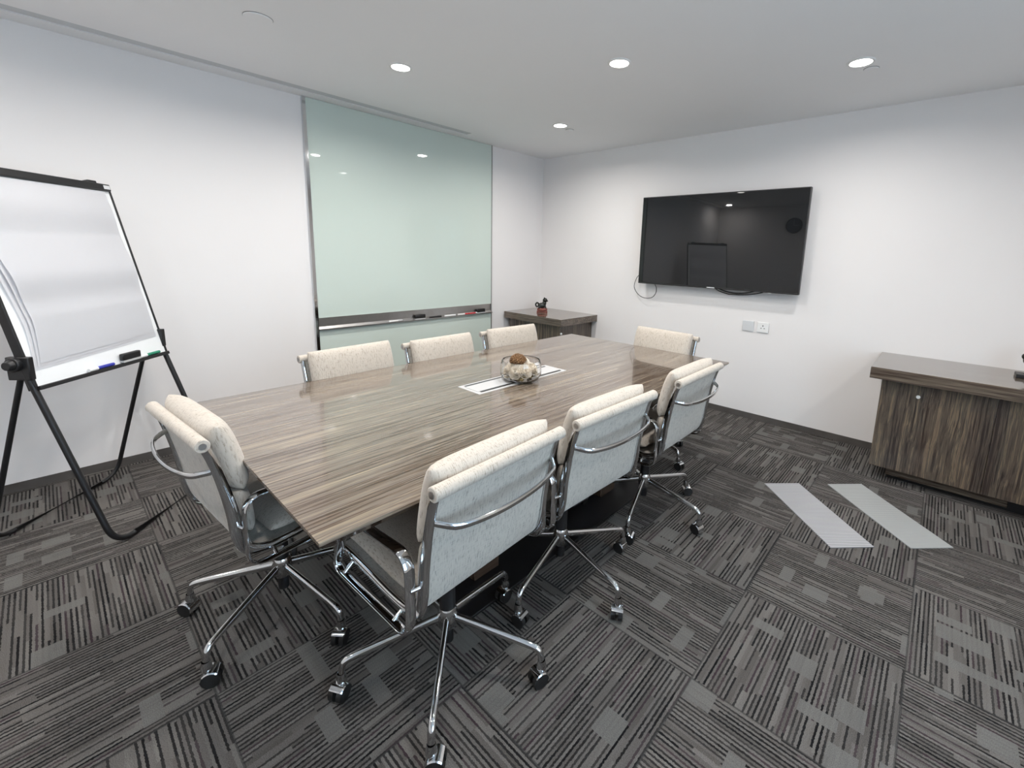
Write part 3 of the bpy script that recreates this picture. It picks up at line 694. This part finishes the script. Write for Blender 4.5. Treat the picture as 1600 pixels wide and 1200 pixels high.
# ------------------------------------------------------------------ flip chart easel
e = Vector((-0.707, 0.707, 0)); nn = Vector((0.707, 0.707, 0)); o_ = e*-3.157+nn*-2.32
t = thing('flip_chart_easel', 'black framed flip chart easel with white board at the left edge', 'easel', (o_.x, o_.y, 0), math.radians(135))
HW = 0.350
def uframe(y_foot, y_h, z_h, xo):
    P = [(-HW-xo, y_h, z_h), (-HW-xo, y_foot, 0.013), (HW+xo, y_foot, 0.013), (HW+xo, y_h, z_h)]
    V = [Vector(p) for p in P]; out = [V[0]]
    r = 0.10
    for i in (1, 2):
        a, b, c = V[i-1], V[i], V[i+1]; s, f = b+(a-b).normalized()*r, b+(c-b).normalized()*r
        for j in range(9): k = j/8; out.append(s*(1-k)**2+b*2*k*(1-k)+f*k*k)
    out.append(V[3]); return out
bm = bmesh.new(); sweep(bm, uframe(-0.27, -0.005, 0.87, 0.0), 0.0125, 0.0125, (1, 0, 0), 14); obj('front_leg_frame', bm, 'blackm', t)
bm = bmesh.new(); sweep(bm, uframe(0.295, 0.015, 0.87, -0.030), 0.0105, 0.0105, (1, 0, 0), 14); obj('rear_leg_frame', bm, 'blackm', t)
BA = math.atan2(0.195, 0.895); bl = math.hypot(0.195, 0.895)
def bt(bm):      # board space (x, depth, height along board) into easel space
    bmesh.ops.transform(bm, matrix=Matrix.Translation((0, -0.045, 0.765)) @ Matrix.Rotation(-BA, 4, 'X'), verts=bm.verts[:]); return bm
obj('board', bt(B(-HW+0.006, HW-0.006, -0.004, 0.008, 0.004, bl-0.004)), 'board', t, smooth=False)
for s in (-1, 1):
    obj('side_rail', bt(B(s*HW-0.006, s*HW+0.006, -0.008, 0.028, -0.010, bl)), 'blackm', t, bevel=0.003)
obj('bottom_rail', bt(B(-HW, HW, -0.022, 0.014, -0.014, 0.004)), 'blackm', t, bevel=0.003)
cl = obj('top_clamp', bt(B(-HW-0.002, HW-0.004, -0.020, 0.020, bl-0.006, bl+0.030)), 'black', t, bevel=0.004)
for x in (-0.27, 0.255):
    bm = bmesh.new(); box(bm, x-0.025, x+0.025, -0.016, 0.016, bl+0.024, bl+0.042); obj('paper_knob', bt(bm), 'black', cl, bevel=0.004)
obj('clamp_sticker', bt(B(HW-0.045, HW-0.010, -0.0215, -0.0195, bl+0.002, bl+0.022)), 'grey', cl, smooth=False)
for s in (-1, 1):
    bm = bmesh.new(); cyl(bm, (s*(HW-0.02), 0.005, 0.87), (s*(HW+0.030), 0.005, 0.87), 0.030, n=28); cyl(bm, (s*(HW+0.028), 0.005, 0.87), (s*(HW+0.050), 0.005, 0.87), 0.024, 0.018, n=28)
    box(bm, s*HW-0.012, s*HW+0.012, -0.045, 0.045, 0.80, 0.90)
    obj('hinge_knob', bm, 'black', t, bevel=0.004)
# paper pad
p_ = thing('flip_chart_pad', 'creased white paper pad clamped to the flip chart easel', 'paper pad', (o_.x, o_.y, 0), math.radians(135))
def sheet(x0, x1, zb, off, amp, tilt):
    bm = bmesh.new(); N = 60; g = []
    for i in range(N+1):
        s = i/N                    # 0 top .. 1 bottom
        y = -0.006-off-amp*(0.018*math.sin(PI*min(1, s/0.30))**2*(s < 0.30) + 0.034*((s-0.30)/0.17 if 0.30 <= s < 0.47 else 0)
                            + (0.034*math.cos((s-0.47)/0.53*PI*0.5)**0.8 if s >= 0.47 else 0) + 0.010*math.sin((s-0.47)*PI*7)*(0.47 < s < 0.76) )
        row = []
        for j in range(13):
            x = x0+(x1-x0)*j/12; z = bl-0.010-(bl-0.010-(zb+tilt*j/12))*s
            if s > 0.3: x = x + (0.014*math.sin(s*9+1) if j == 0 else 0.0)
            row.append(bm.verts.new((x, y-0.004*math.sin(j/12*PI)*amp*s, z)))
        g.append(row)
    for i in range(N):
        for j in range(12): bm.faces.new((g[i][j], g[i+1][j], g[i+1][j+1], g[i][j+1]))
    r = bmesh.ops.solidify(bm, geom=bm.faces[:], thickness=0.0004)
    return bt(bm)
obj('sheet', sheet(-0.325, 0.318, 0.070, 0.0005, 0.20, 0.03), 'paper', p_, angle=25)
obj('sheet', sheet(-0.310, 0.314, 0.082, 0.0025, 0.38, 0.03), 'paper', p_, angle=25)
obj('front_sheet', sheet(-0.298, 0.305, 0.095, 0.005, 0.58, 0.03), 'paper', p_, angle=25)
def on_tray(x, dep, hgt):
    v = Matrix.Translation((o_.x, o_.y, 0)) @ Matrix.Rotation(math.radians(135), 4, 'Z') @ Matrix.Translation((0, -0.045, 0.765)) @ Matrix.Rotation(-BA, 4, 'X') @ Vector((x, dep, hgt)); return v
er = eraser(*on_tray(0.105, -0.014, 0.006), math.radians(135), 'black eraser with white felt standing on the flip chart tray')
dv = (e*1.0)
marker('marker_pen', on_tray(-0.06, -0.015, 0.0125), dv*-1, 'white', 'blue', 'blue marker with white cap on the flip chart tray')
marker('marker_pen', on_tray(0.225, -0.015, 0.0125), dv*-1, 'white', 'green', 'green marker with white cap on the flip chart tray')
